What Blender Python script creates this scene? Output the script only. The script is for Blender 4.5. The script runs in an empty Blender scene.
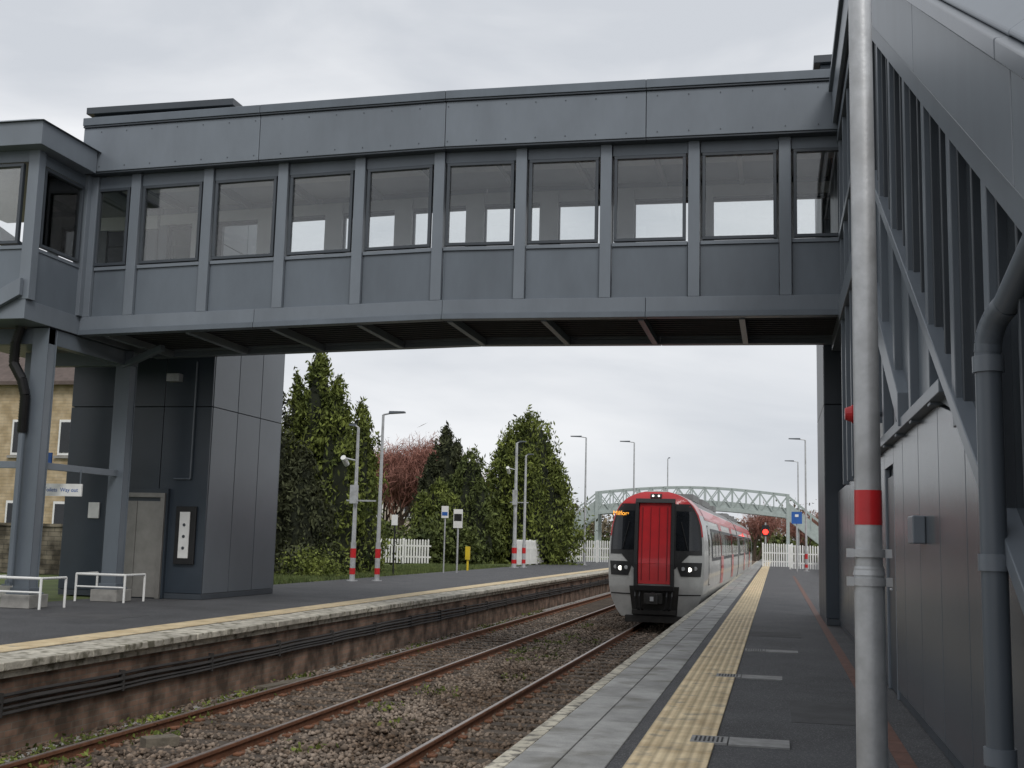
import bpy, math, random
import numpy as np
from mathutils import Vector, Matrix
random.seed(7); rng=np.random.default_rng(7)
S=bpy.context.scene
S.view_settings.view_transform='Standard'
S.view_settings.look='None'
S.view_settings.exposure=0
COL=S.collection

# ---------------------------------------------------------------- materials
def mat(name,c,rough=.6,metal=0,var=.15,scale=3,bump=0,bscale=60,c2=None,emit=0,island=0,coat=0,streak=0):
    m=bpy.data.materials.new(name); m.use_nodes=True
    nt=m.node_tree; N=nt.nodes; L=nt.links
    b=N['Principled BSDF']
    b.inputs['Roughness'].default_value=rough; b.inputs['Metallic'].default_value=metal
    b.inputs['Coat Weight'].default_value=coat
    if var==0 and not island and not bump:
        b.inputs['Base Color'].default_value=(*c,1)
        if emit:
            b.inputs['Emission Color'].default_value=(*c,1); b.inputs['Emission Strength'].default_value=emit
        return m
    tc=N.new('ShaderNodeTexCoord')
    n=N.new('ShaderNodeTexNoise'); n.inputs['Scale'].default_value=scale; n.inputs['Detail'].default_value=4; n.inputs['Roughness'].default_value=.65
    src=tc.outputs['Object']
    if streak:
        mp=N.new('ShaderNodeMapping'); mp.inputs['Scale'].default_value=(1,1,streak); L.new(src,mp.inputs['Vector']); src=mp.outputs[0]
    L.new(src,n.inputs['Vector'])
    r=N.new('ShaderNodeValToRGB'); L.new(n.outputs['Fac'],r.inputs['Fac'])
    lo=[x*(1-var) for x in c]; hi=[x*(1+var) for x in (c2 or c)]
    r.color_ramp.elements[0].position=.3; r.color_ramp.elements[1].position=.7
    r.color_ramp.elements[0].color=(*lo,1); r.color_ramp.elements[1].color=(*hi,1)
    out=r.outputs['Color']
    if island:
        g=N.new('ShaderNodeNewGeometry'); mr=N.new('ShaderNodeMapRange')
        mr.inputs['To Min'].default_value=1-island; mr.inputs['To Max'].default_value=1+island
        L.new(g.outputs['Random Per Island'],mr.inputs['Value'])
        mx=N.new('ShaderNodeVectorMath'); mx.operation='SCALE'
        L.new(out,mx.inputs[0]); L.new(mr.outputs['Result'],mx.inputs['Scale']); out=mx.outputs['Vector']
    L.new(out,b.inputs['Base Color'])
    if bump:
        n2=N.new('ShaderNodeTexNoise'); n2.inputs['Scale'].default_value=bscale; n2.inputs['Detail'].default_value=2
        L.new(tc.outputs['Object'],n2.inputs['Vector'])
        bp=N.new('ShaderNodeBump'); bp.inputs['Strength'].default_value=bump; bp.inputs['Distance'].default_value=.02
        L.new(n2.outputs['Fac'],bp.inputs['Height']); L.new(bp.outputs['Normal'],b.inputs['Normal'])
    if emit:
        b.inputs['Emission Color'].default_value=(*c,1); b.inputs['Emission Strength'].default_value=emit
    return m

def glassmat(name,tint,gl=.12):
    m=bpy.data.materials.new(name); m.use_nodes=True
    nt=m.node_tree; N=nt.nodes; L=nt.links
    N.remove(N['Principled BSDF']); o=N['Material Output']
    t=N.new('ShaderNodeBsdfTransparent'); t.inputs['Color'].default_value=(*tint,1)
    g=N.new('ShaderNodeBsdfGlossy'); g.inputs['Roughness'].default_value=.03
    f=N.new('ShaderNodeFresnel'); f.inputs['IOR'].default_value=1.5
    a=N.new('ShaderNodeMath'); a.operation='ADD'; a.inputs[1].default_value=gl-.04
    L.new(f.outputs[0],a.inputs[0])
    x=N.new('ShaderNodeMixShader'); L.new(a.outputs[0],x.inputs[0]); L.new(t.outputs[0],x.inputs[1]); L.new(g.outputs[0],x.inputs[2])
    L.new(x.outputs[0],o.inputs['Surface'])
    return m

G =mat('painted_steel_grey',(.112,.132,.155),.38,.0,.13,1.3,0,25,island=.07,streak=.35)
G2=mat('painted_steel_light',(.152,.174,.200),.36,.0,.10,1.5,0,25,island=.05,streak=.4)
GD=mat('painted_steel_dark',(.044,.053,.064),.4,.0,.12,1.2,0,20,island=.1)
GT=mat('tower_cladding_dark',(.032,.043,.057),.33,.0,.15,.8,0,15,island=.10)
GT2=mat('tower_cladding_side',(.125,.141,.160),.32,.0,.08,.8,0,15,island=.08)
GW=mat('stair_cladding',(.098,.111,.126),.26,.3,.16,1.0,.03,6,island=.14,streak=.3)
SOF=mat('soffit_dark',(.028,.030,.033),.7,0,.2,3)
CEIL=mat('interior_ceiling',(.62,.63,.64),.6,0,.06,2)
JOINT=mat('joint_black',(.010,.010,.011),.7)
GALV=mat('galvanised_steel',(.46,.47,.48),.42,.35,.13,9,.06,40)
WHITE=mat('white_paint',(.74,.74,.72),.5,0,.08,4)
RED=mat('red_paint',(.50,.018,.022),.35,0,.12,5)
BLACK=mat('black_rubber',(.012,.012,.013),.45,0,.3,8)
CONC=mat('concrete',(.30,.29,.27),.85,0,.22,4,.3,50,island=.08)
COPE=mat('coping_slab',(.29,.29,.28),.75,0,.25,3.0,.35,60,island=.16)
NOSE=mat('coping_nosing',(.46,.43,.35),.8,0,.3,6,.3,60,island=.12)
LCOPE=mat('old_coping',(.46,.43,.36),.85,0,.3,5,.4,40,island=.15)
BLUE=mat('blue_sign',(.02,.10,.36),.4)
YEL=mat('yellow_paint',(.65,.48,.03),.5)
AMBER=mat('amber_led',(1,.42,.05),.5,emit=1.4,var=0)
LAMPW=mat('headlight',(1,.97,.88),.3,emit=2.2,var=0)
REDL=mat('red_light',(1,.03,.02),.3,emit=4,var=0)
GREENP=mat('green_sheet',(.02,.16,.10),.6)
SS=mat('stainless_door',(.24,.23,.215),.35,.4,.15,3)
ASPH=mat('asphalt',(.058,.059,.063),.72,0,.35,.9,.6,160)
ASPH2=mat('asphalt_patch',(.080,.080,.082),.85,0,.25,2.2,.6,160)
ROOFT=mat('slate_roof',(.10,.075,.065),.8,0,.25,4,.3,20)
BARK=mat('bark',(.07,.05,.035),.9,0,.3,10,.5,30)
TWIG=mat('twig_red',(.28,.13,.10),.9,0,.25,2,island=.35)
GREENB=mat('pale_green_steel',(.37,.42,.405),.5,0,.12,4)
GLASS=glassmat('clear_glass',(.97,.98,.98),.08)
DGLASS=mat('dark_glass',(.012,.014,.017),.05,0,.3,2)
SGLASS=mat('tinted_stair_glass',(.030,.036,.042),.08,0,.3,.6,island=.3)

def speckle(m,scale,c,lo=.62,hi=.72):
    nt=m.node_tree;N=nt.nodes;L=nt.links;b=N['Principled BSDF']
    src=b.inputs['Base Color'].links[0].from_socket
    tc=N.new('ShaderNodeTexCoord'); n=N.new('ShaderNodeTexNoise'); n.inputs['Scale'].default_value=scale; n.inputs['Detail'].default_value=3
    L.new(tc.outputs['Object'],n.inputs['Vector'])
    r=N.new('ShaderNodeValToRGB'); r.color_ramp.elements[0].position=lo; r.color_ramp.elements[1].position=hi
    L.new(n.outputs['Fac'],r.inputs['Fac'])
    x=N.new('ShaderNodeMixRGB'); x.inputs['Color2'].default_value=(*c,1)
    L.new(r.outputs['Color'],x.inputs['Fac']); L.new(src,x.inputs['Color1']); L.new(x.outputs['Color'],b.inputs['Base Color'])
speckle(ASPH,80,(.20,.20,.20),.54,.70)
speckle(COPE,2.5,(.16,.155,.135),.52,.72)
speckle(LCOPE,6,(.15,.14,.10),.5,.65)
speckle(NOSE,9,(.15,.14,.12),.5,.62)
speckle(GALV,3,(.30,.30,.30),.5,.75)

TACT=mat('tactile_paving',(.58,.44,.25),.75,0,.13,3,0,c2=(.68,.56,.36),island=.04)
speckle(TACT,5,(.33,.29,.22),.56,.74)
def ribs(m,per,st=.4):
    nt=m.node_tree;N=nt.nodes;L=nt.links;b=N['Principled BSDF']
    tc=N.new('ShaderNodeTexCoord'); sp=N.new('ShaderNodeSeparateXYZ'); L.new(tc.outputs['Object'],sp.inputs[0])
    a=N.new('ShaderNodeMath');a.operation='MULTIPLY';a.inputs[1].default_value=2*math.pi/per;L.new(sp.outputs['X'],a.inputs[0])
    s=N.new('ShaderNodeMath');s.operation='SINE';L.new(a.outputs[0],s.inputs[0]);s1=s.outputs[0]
    bp=N.new('ShaderNodeBump');bp.inputs['Strength'].default_value=st;bp.inputs['Distance'].default_value=.012
    L.new(s1,bp.inputs['Height']);L.new(bp.outputs['Normal'],b.inputs['Normal'])
    src=b.inputs['Base Color'].links[0].from_socket
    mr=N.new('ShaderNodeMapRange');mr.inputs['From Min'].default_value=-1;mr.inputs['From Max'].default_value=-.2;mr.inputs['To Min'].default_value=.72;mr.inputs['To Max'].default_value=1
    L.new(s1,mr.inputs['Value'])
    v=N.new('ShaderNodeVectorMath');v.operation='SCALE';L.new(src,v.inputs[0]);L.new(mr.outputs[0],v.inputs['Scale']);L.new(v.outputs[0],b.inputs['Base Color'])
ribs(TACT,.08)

def brickmat(name,c1,c2,mortar,sx=4.4,dirt=.25):
    m=bpy.data.materials.new(name); m.use_nodes=True
    nt=m.node_tree;N=nt.nodes;L=nt.links;b=N['Principled BSDF'];b.inputs['Roughness'].default_value=.9
    tc=N.new('ShaderNodeTexCoord');sp=N.new('ShaderNodeSeparateXYZ');L.new(tc.outputs['Object'],sp.inputs[0])
    ad=N.new('ShaderNodeMath');ad.operation='ADD';L.new(sp.outputs['X'],ad.inputs[0]);L.new(sp.outputs['Y'],ad.inputs[1])
    cb=N.new('ShaderNodeCombineXYZ');L.new(ad.outputs[0],cb.inputs[0]);L.new(sp.outputs['Z'],cb.inputs[1])
    br=N.new('ShaderNodeTexBrick');br.inputs['Scale'].default_value=sx;br.inputs['Color1'].default_value=(*c1,1);br.inputs['Color2'].default_value=(*c2,1)
    br.inputs['Mortar'].default_value=(*mortar,1);br.inputs['Mortar Size'].default_value=.025
    br.inputs['Row Height'].default_value=.33;br.inputs['Brick Width'].default_value=1.0
    L.new(cb.outputs[0],br.inputs['Vector'])
    n=N.new('ShaderNodeTexNoise');n.inputs['Scale'].default_value=2.2;n.inputs['Detail'].default_value=5;L.new(tc.outputs['Object'],n.inputs['Vector'])
    r=N.new('ShaderNodeValToRGB');r.color_ramp.elements[0].position=.38;r.color_ramp.elements[1].position=.66
    r.color_ramp.elements[0].color=(dirt,dirt*.95,dirt*.85,1);r.color_ramp.elements[1].color=(1.1,1.1,1.1,1);L.new(n.outputs['Fac'],r.inputs['Fac'])
    x=N.new('ShaderNodeMixRGB');x.blend_type='MULTIPLY';x.inputs['Fac'].default_value=1
    L.new(br.outputs['Color'],x.inputs['Color1']);L.new(r.outputs['Color'],x.inputs['Color2']);L.new(x.outputs['Color'],b.inputs['Base Color'])
    bp=N.new('ShaderNodeBump');bp.inputs['Strength'].default_value=.6;bp.inputs['Distance'].default_value=.02;bp.invert=True
    L.new(br.outputs['Fac'],bp.inputs['Height']);L.new(bp.outputs['Normal'],b.inputs['Normal'])
    return m
BRICK=brickmat('old_brick',(.33,.20,.14),(.22,.15,.11),(.24,.21,.17),dirt=.28)
STONE=brickmat('stone_wall',(.22,.19,.14),(.15,.13,.10),(.10,.09,.07),2.2)
BUFF=brickmat('buff_masonry',(.50,.40,.26),(.44,.35,.23),(.40,.34,.24),2.5,.75)

GRASS=mat('grass',(.055,.09,.022),.9,0,.3,.8,.8,30,c2=(.11,.14,.04)); speckle(GRASS,14,(.13,.12,.05),.55,.7)
def ballastmat():
    m=bpy.data.materials.new('ballast');m.use_nodes=True
    nt=m.node_tree;N=nt.nodes;L=nt.links;b=N['Principled BSDF'];b.inputs['Roughness'].default_value=.95
    tc=N.new('ShaderNodeTexCoord')
    v=N.new('ShaderNodeTexVoronoi');v.inputs['Scale'].default_value=15;L.new(tc.outputs['Object'],v.inputs['Vector'])
    n=N.new('ShaderNodeTexNoise');n.inputs['Scale'].default_value=.9;n.inputs['Detail'].default_value=5;L.new(tc.outputs['Object'],n.inputs['Vector'])
    sp=N.new('ShaderNodeSeparateXYZ');L.new(v.outputs['Color'],sp.inputs[0])
    r=N.new('ShaderNodeValToRGB');L.new(sp.outputs[0],r.inputs['Fac'])
    r.color_ramp.elements[0].color=(.05,.034,.022,1);r.color_ramp.elements[1].color=(.24,.175,.125,1)
    r2=N.new('ShaderNodeValToRGB');L.new(n.outputs['Fac'],r2.inputs['Fac']);r2.color_ramp.elements[0].position=.35;r2.color_ramp.elements[1].position=.65
    r2.color_ramp.elements[0].color=(.55,.45,.34,1);r2.color_ramp.elements[1].color=(1,.98,.95,1)
    x=N.new('ShaderNodeMixRGB');x.blend_type='MULTIPLY';x.inputs['Fac'].default_value=1
    L.new(r.outputs[0],x.inputs['Color1']);L.new(r2.outputs[0],x.inputs['Color2']);L.new(x.outputs[0],b.inputs['Base Color'])
    bp=N.new('ShaderNodeBump');bp.inputs['Strength'].default_value=1;bp.inputs['Distance'].default_value=.04;bp.invert=True
    L.new(v.outputs['Distance'],bp.inputs['Height']);L.new(bp.outputs['Normal'],b.inputs['Normal'])
    return m
BAL=ballastmat()
STN=mat('ballast_stone',(.125,.078,.046),.92,0,.3,.7,0,60,island=.6,c2=(.185,.15,.12))
RUST=mat('rusty_rail',(.18,.078,.040),.85,0,.3,12,.3,60)
RTOP=mat('rail_running_surface',(.36,.31,.28),.38,.6,.2,6)
SLEEP=mat('sleeper_concrete',(.085,.066,.05),.9,0,.3,6,.4,40,island=.2)

def leafmat(name,c1,c2,sc=.9):
    m=mat(name,c1,.75,0,.35,sc,0,c2=c2,island=.5)
    b=m.node_tree.nodes['Principled BSDF']; b.inputs['Specular IOR Level'].default_value=.2
    return m
LF_DK=leafmat('conifer_dark',(.026,.032,.017),(.060,.066,.032),1.2)
LF_BR=leafmat('conifer_bright',(.034,.055,.014),(.150,.175,.040),1.1)
LF_MD=leafmat('hedge_green',(.04,.058,.020),(.10,.12,.035))
LF_BN=leafmat('scrub_brown',(.12,.095,.065),(.18,.15,.10),.3)
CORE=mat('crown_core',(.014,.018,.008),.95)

# ---------------------------------------------------------------- mesh builder
import bmesh
class B:
    def __init__(s,name,parent=None,xf=None,bevel=0,smooth=False):
        s.n=name;s.p=parent;s.v=[];s.f=[];s.m=[];s.mats=[];s.xf=xf;s.bevel=bevel;s.smooth=smooth
    def mi(s,m):
        if m not in s.mats:s.mats.append(m)
        return s.mats.index(m)
    def add(s,vs,fs,m):
        o=len(s.v);s.v+= [tuple(v) for v in vs];k=s.mi(m)
        for f in fs:s.f.append([i+o for i in f]);s.m.append(k)
    def hexa(s,p,m):
        s.add(p,[(3,2,1,0),(4,5,6,7),(0,1,5,4),(1,2,6,5),(2,3,7,6),(3,0,4,7)],m)
    def box(s,x0,x1,y0,y1,z0,z1,m):
        s.hexa([(x0,y0,z0),(x1,y0,z0),(x1,y1,z0),(x0,y1,z0),(x0,y0,z1),(x1,y0,z1),(x1,y1,z1),(x0,y1,z1)],m)
    def boxc(s,x0,x1,y0,y1,z0,z1,m,cut):
        if x0<cut<x1:
            s.box(x0,cut,y0,y1,z0,z1,m);s.box(cut,x1,y0,y1,z0,z1,m)
        else:s.box(x0,x1,y0,y1,z0,z1,m)
    def cyl(s,a,b,r0,r1,m,n=12,caps=True):
        a=Vector(a);b=Vector(b);d=(b-a)
        if d.length<1e-6:return
        d.normalize();u=d.orthogonal().normalized();w=d.cross(u)
        vs=[];
        for c,r in((a,r0),(b,r1)):
            for i in range(n):
                t=2*math.pi*i/n;vs.append(c+u*math.cos(t)*r+w*math.sin(t)*r)
        fs=[(i,(i+1)%n,n+(i+1)%n,n+i) for i in range(n)]
        if caps:fs+=[tuple(range(n-1,-1,-1)),tuple(range(n,2*n))]
        s.add(vs,fs,m)
    def tube(s,pts,r,m,n=8):
        for i in range(len(pts)-1):s.cyl(pts[i],pts[i+1],r,r,m,n)
    def beam(s,a,b,w,h,m):
        a=Vector(a);b=Vector(b);d=(b-a).normalized()
        up=Vector((0,0,1)) if abs(d.z)<.95 else Vector((0,1,0))
        r=d.cross(up).normalized()*w/2;u=r.normalized().cross(d)*h/2
        s.hexa([a-r-u,a+r-u,b+r-u,b-r-u,a-r+u,a+r+u,b+r+u,b-r+u],m)
    def build(s):
        me=bpy.data.meshes.new(s.n)
        vs=s.v if not s.xf else [s.xf(v) for v in s.v]
        me.from_pydata(vs,[],s.f)
        for m in s.mats:me.materials.append(m)
        me.polygons.foreach_set('material_index',s.m)
        me.update()
        bm=bmesh.new();bm.from_mesh(me);bmesh.ops.recalc_face_normals(bm,faces=bm.faces);bm.to_mesh(me);bm.free()
        o=bpy.data.objects.new(s.n,me);COL.objects.link(o)
        if s.p:o.parent=s.p
        if s.bevel:
            b=o.modifiers.new('b','BEVEL');b.width=s.bevel;b.segments=2;b.limit_method='ANGLE'
        if s.smooth:
            for p in me.polygons:p.use_smooth=True
            try:
                me.set_sharp_from_angle(angle=math.radians(35))
            except Exception:pass
        return o
def empty(name):
    e=bpy.data.objects.new(name,None);COL.objects.link(e);return e
def npmesh(name,V,F,mats,parent=None):
    me=bpy.data.meshes.new(name)
    k=F.shape[1]
    me.vertices.add(len(V));me.vertices.foreach_set('co',V.astype(np.float32).ravel())
    me.loops.add(F.size);me.loops.foreach_set('vertex_index',F.astype(np.int32).ravel())
    me.polygons.add(len(F));me.polygons.foreach_set('loop_start',np.arange(0,F.size,k,dtype=np.int32))
    for m in mats:me.materials.append(m)
    me.update(calc_edges=True);me.validate()
    o=bpy.data.objects.new(name,me);COL.objects.link(o)
    if parent:o.parent=parent
    return o
def text(s,loc,size,m,parent,rotz=0,name='lettering'):
    c=bpy.data.curves.new(name,'FONT');c.body=s;c.size=size;c.align_x='CENTER';c.align_y='CENTER';c.extrude=.001
    o=bpy.data.objects.new(name,c);COL.objects.link(o);o.location=loc;o.rotation_euler=(math.radians(90),0,rotz)
    c.materials.append(m);o.parent=parent;return o

# ---------------------------------------------------------------- ground
g=B('ground');g.box(-900,900,-60,1500,-1.6,-1.06,BAL);g.build()
g=B('grass_verge');g.box(-900,-14.2,-40,1400,-1.05,-.03,GRASS);g.build()
g=B('right_ground');g.box(4.2,900,-40,1400,-1.05,-.02,GRASS);g.build()
PE=-1.83
nx,ny=90,520
xs=np.linspace(-8.18,PE-.05,nx);ys=np.linspace(4,70,ny)
X,Y=np.meshgrid(xs,ys)
Z=-1.02+.02*np.sin(X*2.3+Y*.7)+rng.normal(0,.012,X.shape)
Z+= .05*np.exp(-((X+4.85)/.5)**2)
V=np.stack([X,Y,Z],-1).reshape(-1,3)
i=np.arange(ny-1)[:,None]*nx+np.arange(nx-1)[None,:]
F=np.stack([i,i+1,i+nx+1,i+nx],-1).reshape(-1,4)
npmesh('ballast_bed',V,F,[BAL])
g=B('distant_trackbed');g.box(-8.18,PE-.05,70,200,-1.06,-1.0,BAL);g.build()
def stones(n,x0,x1,y0,y1,s0,s1,name):
    oc=np.array([[1,0,0],[-1,0,0],[0,1,0],[0,-1,0],[0,0,1],[0,0,-1],],float)
    f=np.array([[0,2,4],[2,1,4],[1,3,4],[3,0,4],[2,0,5],[1,2,5],[3,1,5],[0,3,5]])
    c=np.stack([rng.uniform(x0,x1,n),y0+(y1-y0)*rng.uniform(0,1,n)**1.5,-1.0+rng.uniform(-.015,.03,n)],-1)
    c[:,2]+=.05*np.exp(-((c[:,0]+4.85)/.5)**2)
    sz=rng.uniform(s0,s1,(n,1,1))
    v=oc[None]*rng.uniform(.6,1.2,(n,6,1))*sz
    a=rng.uniform(0,6.28,n);b=rng.uniform(0,3.1,n)
    ca,sa,cb,sb=np.cos(a),np.sin(a),np.cos(b),np.sin(b)
    R=np.zeros((n,3,3));R[:,0,0]=ca;R[:,0,1]=-sa*cb;R[:,0,2]=sa*sb;R[:,1,0]=sa;R[:,1,1]=ca*cb;R[:,1,2]=-ca*sb;R[:,2,1]=sb;R[:,2,2]=cb
    v=np.einsum('nij,nkj->nki',R,v);v[:,:,2]*=.75
    v+=c[:,None,:]
    F=(f[None]+6*np.arange(n)[:,None,None]).reshape(-1,3)
    npmesh(name,v.reshape(-1,3),F,[STN])
stones(40000,-8.15,-2.0,8,40,.026,.056,'ballast_stones')

RZ=-.85
def rail(x,nm):
    b=B(nm)
    prof=[(-.07,-.15),(.07,-.15),(.07,-.135),(.012,-.12),(.012,-.045),(.035,-.035),(.035,-.004),(-.035,-.004),(-.035,-.035),(-.012,-.045),(-.012,-.12),(-.07,-.135)]
    y0,y1=2,210;n=len(prof)
    vs=[(x+a,y0,RZ+c) for a,c in prof]+[(x+a,y1,RZ+c) for a,c in prof]
    b.add(vs,[(i,(i+1)%n,n+(i+1)%n,n+i) for i in range(n)],RUST)
    b.box(x-.024,x+.024,y0,y1,RZ-.003,RZ+.002,RTOP)
    b.build()
for x in(-2.36,-3.86,-5.88,-7.38):rail(x,'rail')
b=B('railway_sleepers',bevel=.01)
y=3.0
while y<95:
    for cx in(-3.11,-6.63):
        b.box(cx-1.25,cx+1.25,y-.13,y+.13,-1.1,-.972,SLEEP)
        for rx in(cx-.75,cx+.75):
            b.box(rx-.16,rx-.06,y-.06,y+.06,-.972,-.94,RUST);b.box(rx+.06,rx+.16,y-.06,y+.06,-.972,-.94,RUST)
    y+=.65
b.build()
WOOD=mat('weathered_timber',(.15,.13,.10),.9,0,.3,8,.4,30)
b=B('timber_block',bevel=.01);b.beam((-7.0,12.2,-.93),(-6.75,12.5,-.93),.2,.12,WOOD);b.build()
b=B('timber_board',bevel=.004);b.beam((-7.9,17.2,-.95),(-7.55,18.4,-.92),.2,.05,WOOD);b.build()

# ---------------------------------------------------------------- right platform
b=B('platform_right');b.box(PE+.08,4.2,-8,175,-1.2,-.004,ASPH)
b.box(.12,.80,10.2,11.6,-.01,-.001,ASPH2);b.box(-.46,.40,19.5,20.6,-.01,-.001,ASPH2)
b.build()
b=B('coping_slabs_right',bevel=.006)
y=2
while y<150:
    b.box(PE,PE+.115,y+.004,y+.756,-.1,.004,NOSE)
    b.box(PE+.122,-1.42,y+.006,y+.754,-.05,.006,COPE)
    b.box(-1.410,-1.09,y+.006,y+.754,-.05,.005,COPE);y+=.76
b.build()
b=B('tactile_paving_right',bevel=.003)
y=2
while y<150:
    b.box(-.98,-.45,y+.003,y+.397,-.05,.008,TACT);y+=.4
b.build()
DR=mat('drain_channel',(.13,.06,.042),.7,0,.3,8,.3,50)
b=B('drainage_channel')
y=3
while y<60:
    b.box(.80,.92,y+.004,y+.496,-.02,.002,DR);y+=.5
b.build()
COVER=mat('cover_concrete',(.26,.26,.255),.8,0,.2,9,.2,50)
for(cx,cy) in((-.25,9.0),(-.28,13.4),(-.05,16.8)):
    b=B('drain_cover')
    b.box(cx-.10,cx+.34,cy-.17,cy+.17,-.02,.009,COVER);b.box(cx-.38,cx-.11,cy-.15,cy+.15,-.02,.0115,COVER)
    for k in range(7):b.box(cx-.35+k*.032,cx-.335+k*.032,cy-.11,cy+.11,.0115,.0135,JOINT)
    b.build()

# ---------------------------------------------------------------- left platform
b=B('platform_left');b.box(-14.2,-8.24,-10,185,-1.2,-.004,ASPH)
b.box(-12.2,-10.6,17.2,18.4,-.01,-.001,ASPH2);b.build()
b=B('platform_brick_wall');b.box(-8.24,-8.2,-10,185,-1.2,-.09,BRICK)
b.box(-8.24,-8.15,-10,185,-.17,-.10,LCOPE)
b.build()
b=B('coping_slabs_left',bevel=.012)
y=-2
while y<150:
    w=random.uniform(.7,1.0);b.box(-8.75,-8.08+random.uniform(-.012,.012),y+.006,y+w-.006,-.085,.006+random.uniform(-.003,.003),LCOPE);y+=w
b.build()
b=B('tactile_paving_left',bevel=.003)
y=-2
while y<150:
    b.box(-9.34,-8.84,y+.003,y+.397,-.05,.008,TACT);y+=.4
b.build()
CBL=mat('cable_sheath',(.045,.042,.040),.6,0,.3,2)
b=B('trackside_cables')
for k,(zz,r,xo) in enumerate([(-.36,.02,.04),(-.42,.026,.05),(-.48,.018,.05),(-.53,.022,.05)]):
    pts=[];y=4
    while y<70:
        ph=(y%2.4)/2.4;pts.append((-8.2+xo,y,zz-.012*math.sin(math.pi*ph)-.012*math.sin(y*.4+k)));y+=.6
    b.tube(pts,r,CBL,6)
y=4
while y<60:
    b.box(-8.2,-8.12,y-.012,y+.012,-.58,-.32,CBL);y+=2.4
b.build()
b=B('cable_trough',bevel=.01)
y=3
while y<80:
    b.box(-8.1,-7.88,y,y+.98,-1.1,-.985,CONC);y+=1.0
b.build()

# ---------------------------------------------------------------- footbridge
YB=19.8;W=2.8;MID=-5.9
def camb(x):
    return .17-.0243*abs(x-MID) if x<MID else .17-.0085*(x-MID)
def xfb(v):return(v[0],v[1],v[2]+5.22+camb(v[0]))
def xfr(v):
    x=v[0];z=v[2]
    e=.30*(z-3.2)/.9 if z>3.2 else 0
    return(v[0],v[1],z+e+5.22+camb(x)+(.09*(MID-x)/7 if x<MID else 0)*(1 if z>3.5 else .5))
XL,XR=-13.3,1.35
bridge=empty('footbridge')
S0=-12.13;P=1.558;WW=1.27
wins=[(-13.12,-12.42)]+[(S0+P*i,S0+P*i+WW) for i in range(8)]+[(S0+P*8,1.2)]
postc=[-13.21]+[(wins[i][1]+wins[i+1][0])/2 for i in range(len(wins)-1)]+[1.28]
def side(yf,sgn,name):
    o=-sgn
    def bx(bb,x0,x1,a,c,z0,z1,m,cut=False):
        ya,yb=sorted((yf+o*a,yf+o*c))
        if cut:bb.boxc(x0,x1,ya,yb,z0,z1,m,MID)
        else:bb.box(x0,x1,ya,yb,z0,z1,m)
    b=B(name+'_frame',bridge,xfb,bevel=.006)
    segs=[XL,-9.6,-5.9,-2.2,XR]
    for a,c in zip(segs[:-1],segs[1:]):
        bx(b,a+.004,c-.004,-.10,.12,.0,.10,G,True)
        bx(b,a+.004,c-.004,-.06,.12,.105,.36,G2,True)
    for i in range(len(postc)-1):
        x0=postc[i]+.11;x1=postc[i+1]-.11
        if x1<=x0:continue
        bx(b,x0,x1,.02,.09,.36,1.29,G,MID>x0 and MID<x1)
        bx(b,x0,x1,-.015,.10,1.292,1.36,G2,MID>x0 and MID<x1)
        bx(b,x0,x1,.0,.10,2.96,3.2,G,MID>x0 and MID<x1)
    for x in postc:
        bx(b,x-.10,x+.10,-.06,.14,.362,3.2,G2)
    b.build()
    b=B(name+'_window_frames',bridge,xfb,bevel=.004)
    for i,(x0,x1) in enumerate(wins):
        t=.055
        z0,z1=1.38,2.95
        bx(b,x0,x1,-.03,.06,z0,z0+t,GD,0);bx(b,x0,x1,-.03,.06,z1-t,z1,GD,0)
        bx(b,x0,x0+t,-.03,.06,z0+t,z1-t,GD);bx(b,x1-t,x1,-.03,.06,z0+t,z1-t,GD)
    b.build()
    b=B(name+'_glazing',bridge,xfb)
    for(x0,x1) in wins:bx(b,x0+.05,x1-.05,.02,.032,1.43,2.90,GLASS)
    b.build()
side(YB,-1,'near_side');side(YB+W,1,'far_side')
b=B('interior_lining',bridge,xfb)
for x in postc[1:-1]:
    b.box(x-.19,x+.19,YB+W-.24,YB+W-.15,.36,3.15,CEIL)
    b.box(x-.11,x+.11,YB+.15,YB+.2,.36,3.15,CEIL)
b.boxc(XL,XR,YB+W-.145,YB+W-.105,2.97,3.2,CEIL,MID)
b.boxc(XL,XR,YB+.15,YB+W-.15,.31,.35,CONC,MID)
b.build()
b=B('roof',bridge,xfr,bevel=.008)
segs=[XL-.1,-9.6,-5.9,-2.2,XR+.1]
for yf,s in((YB,-1),(YB+W,1)):
    for a,c in zip(segs[:-1],segs[1:]):
        def by(p,q):return sorted((yf+s*p,yf+s*q))
        y0,y1=by(.22,.0);b.boxc(a+.004,c-.004,y0,y1,3.16,3.198,GD,MID)
        y0,y1=by(.24,.16);b.boxc(a+.006,c-.006,y0,y1,3.20,3.84,G2,MID)
        y0,y1=by(.28,.12);b.boxc(a+.004,c-.004,y0,y1,3.844,3.87,GD,MID)
        ya=yf+s*.30;yb=yf-s*.35
        pts=[(a+.004,ya,3.872),(c-.004,ya,3.872),(c-.004,yb,3.90),(a+.004,yb,3.90),(a+.004,ya,3.99),(c-.004,ya,3.99),(c-.004,yb,4.12),(a+.004,yb,4.12)]
        b.hexa(pts,G)
b.boxc(XL,XR,YB+.02,YB+W-.02,3.3,3.4,CEIL,MID)
b.boxc(XL,XR,YB+.3,YB+W-.3,4.0,4.14,G,MID)
for x in np.arange(XL+.6,XR,1.511):b.box(x-.05,x+.05,YB+.1,YB+W-.1,3.18,3.298,G2)
b.boxc(XL,XR,YB+.9,YB+1.3,3.2,3.297,WHITE,MID)
b.build()
b=B('fascia_rivets',bridge,xfr)
x=XL+.3
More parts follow.
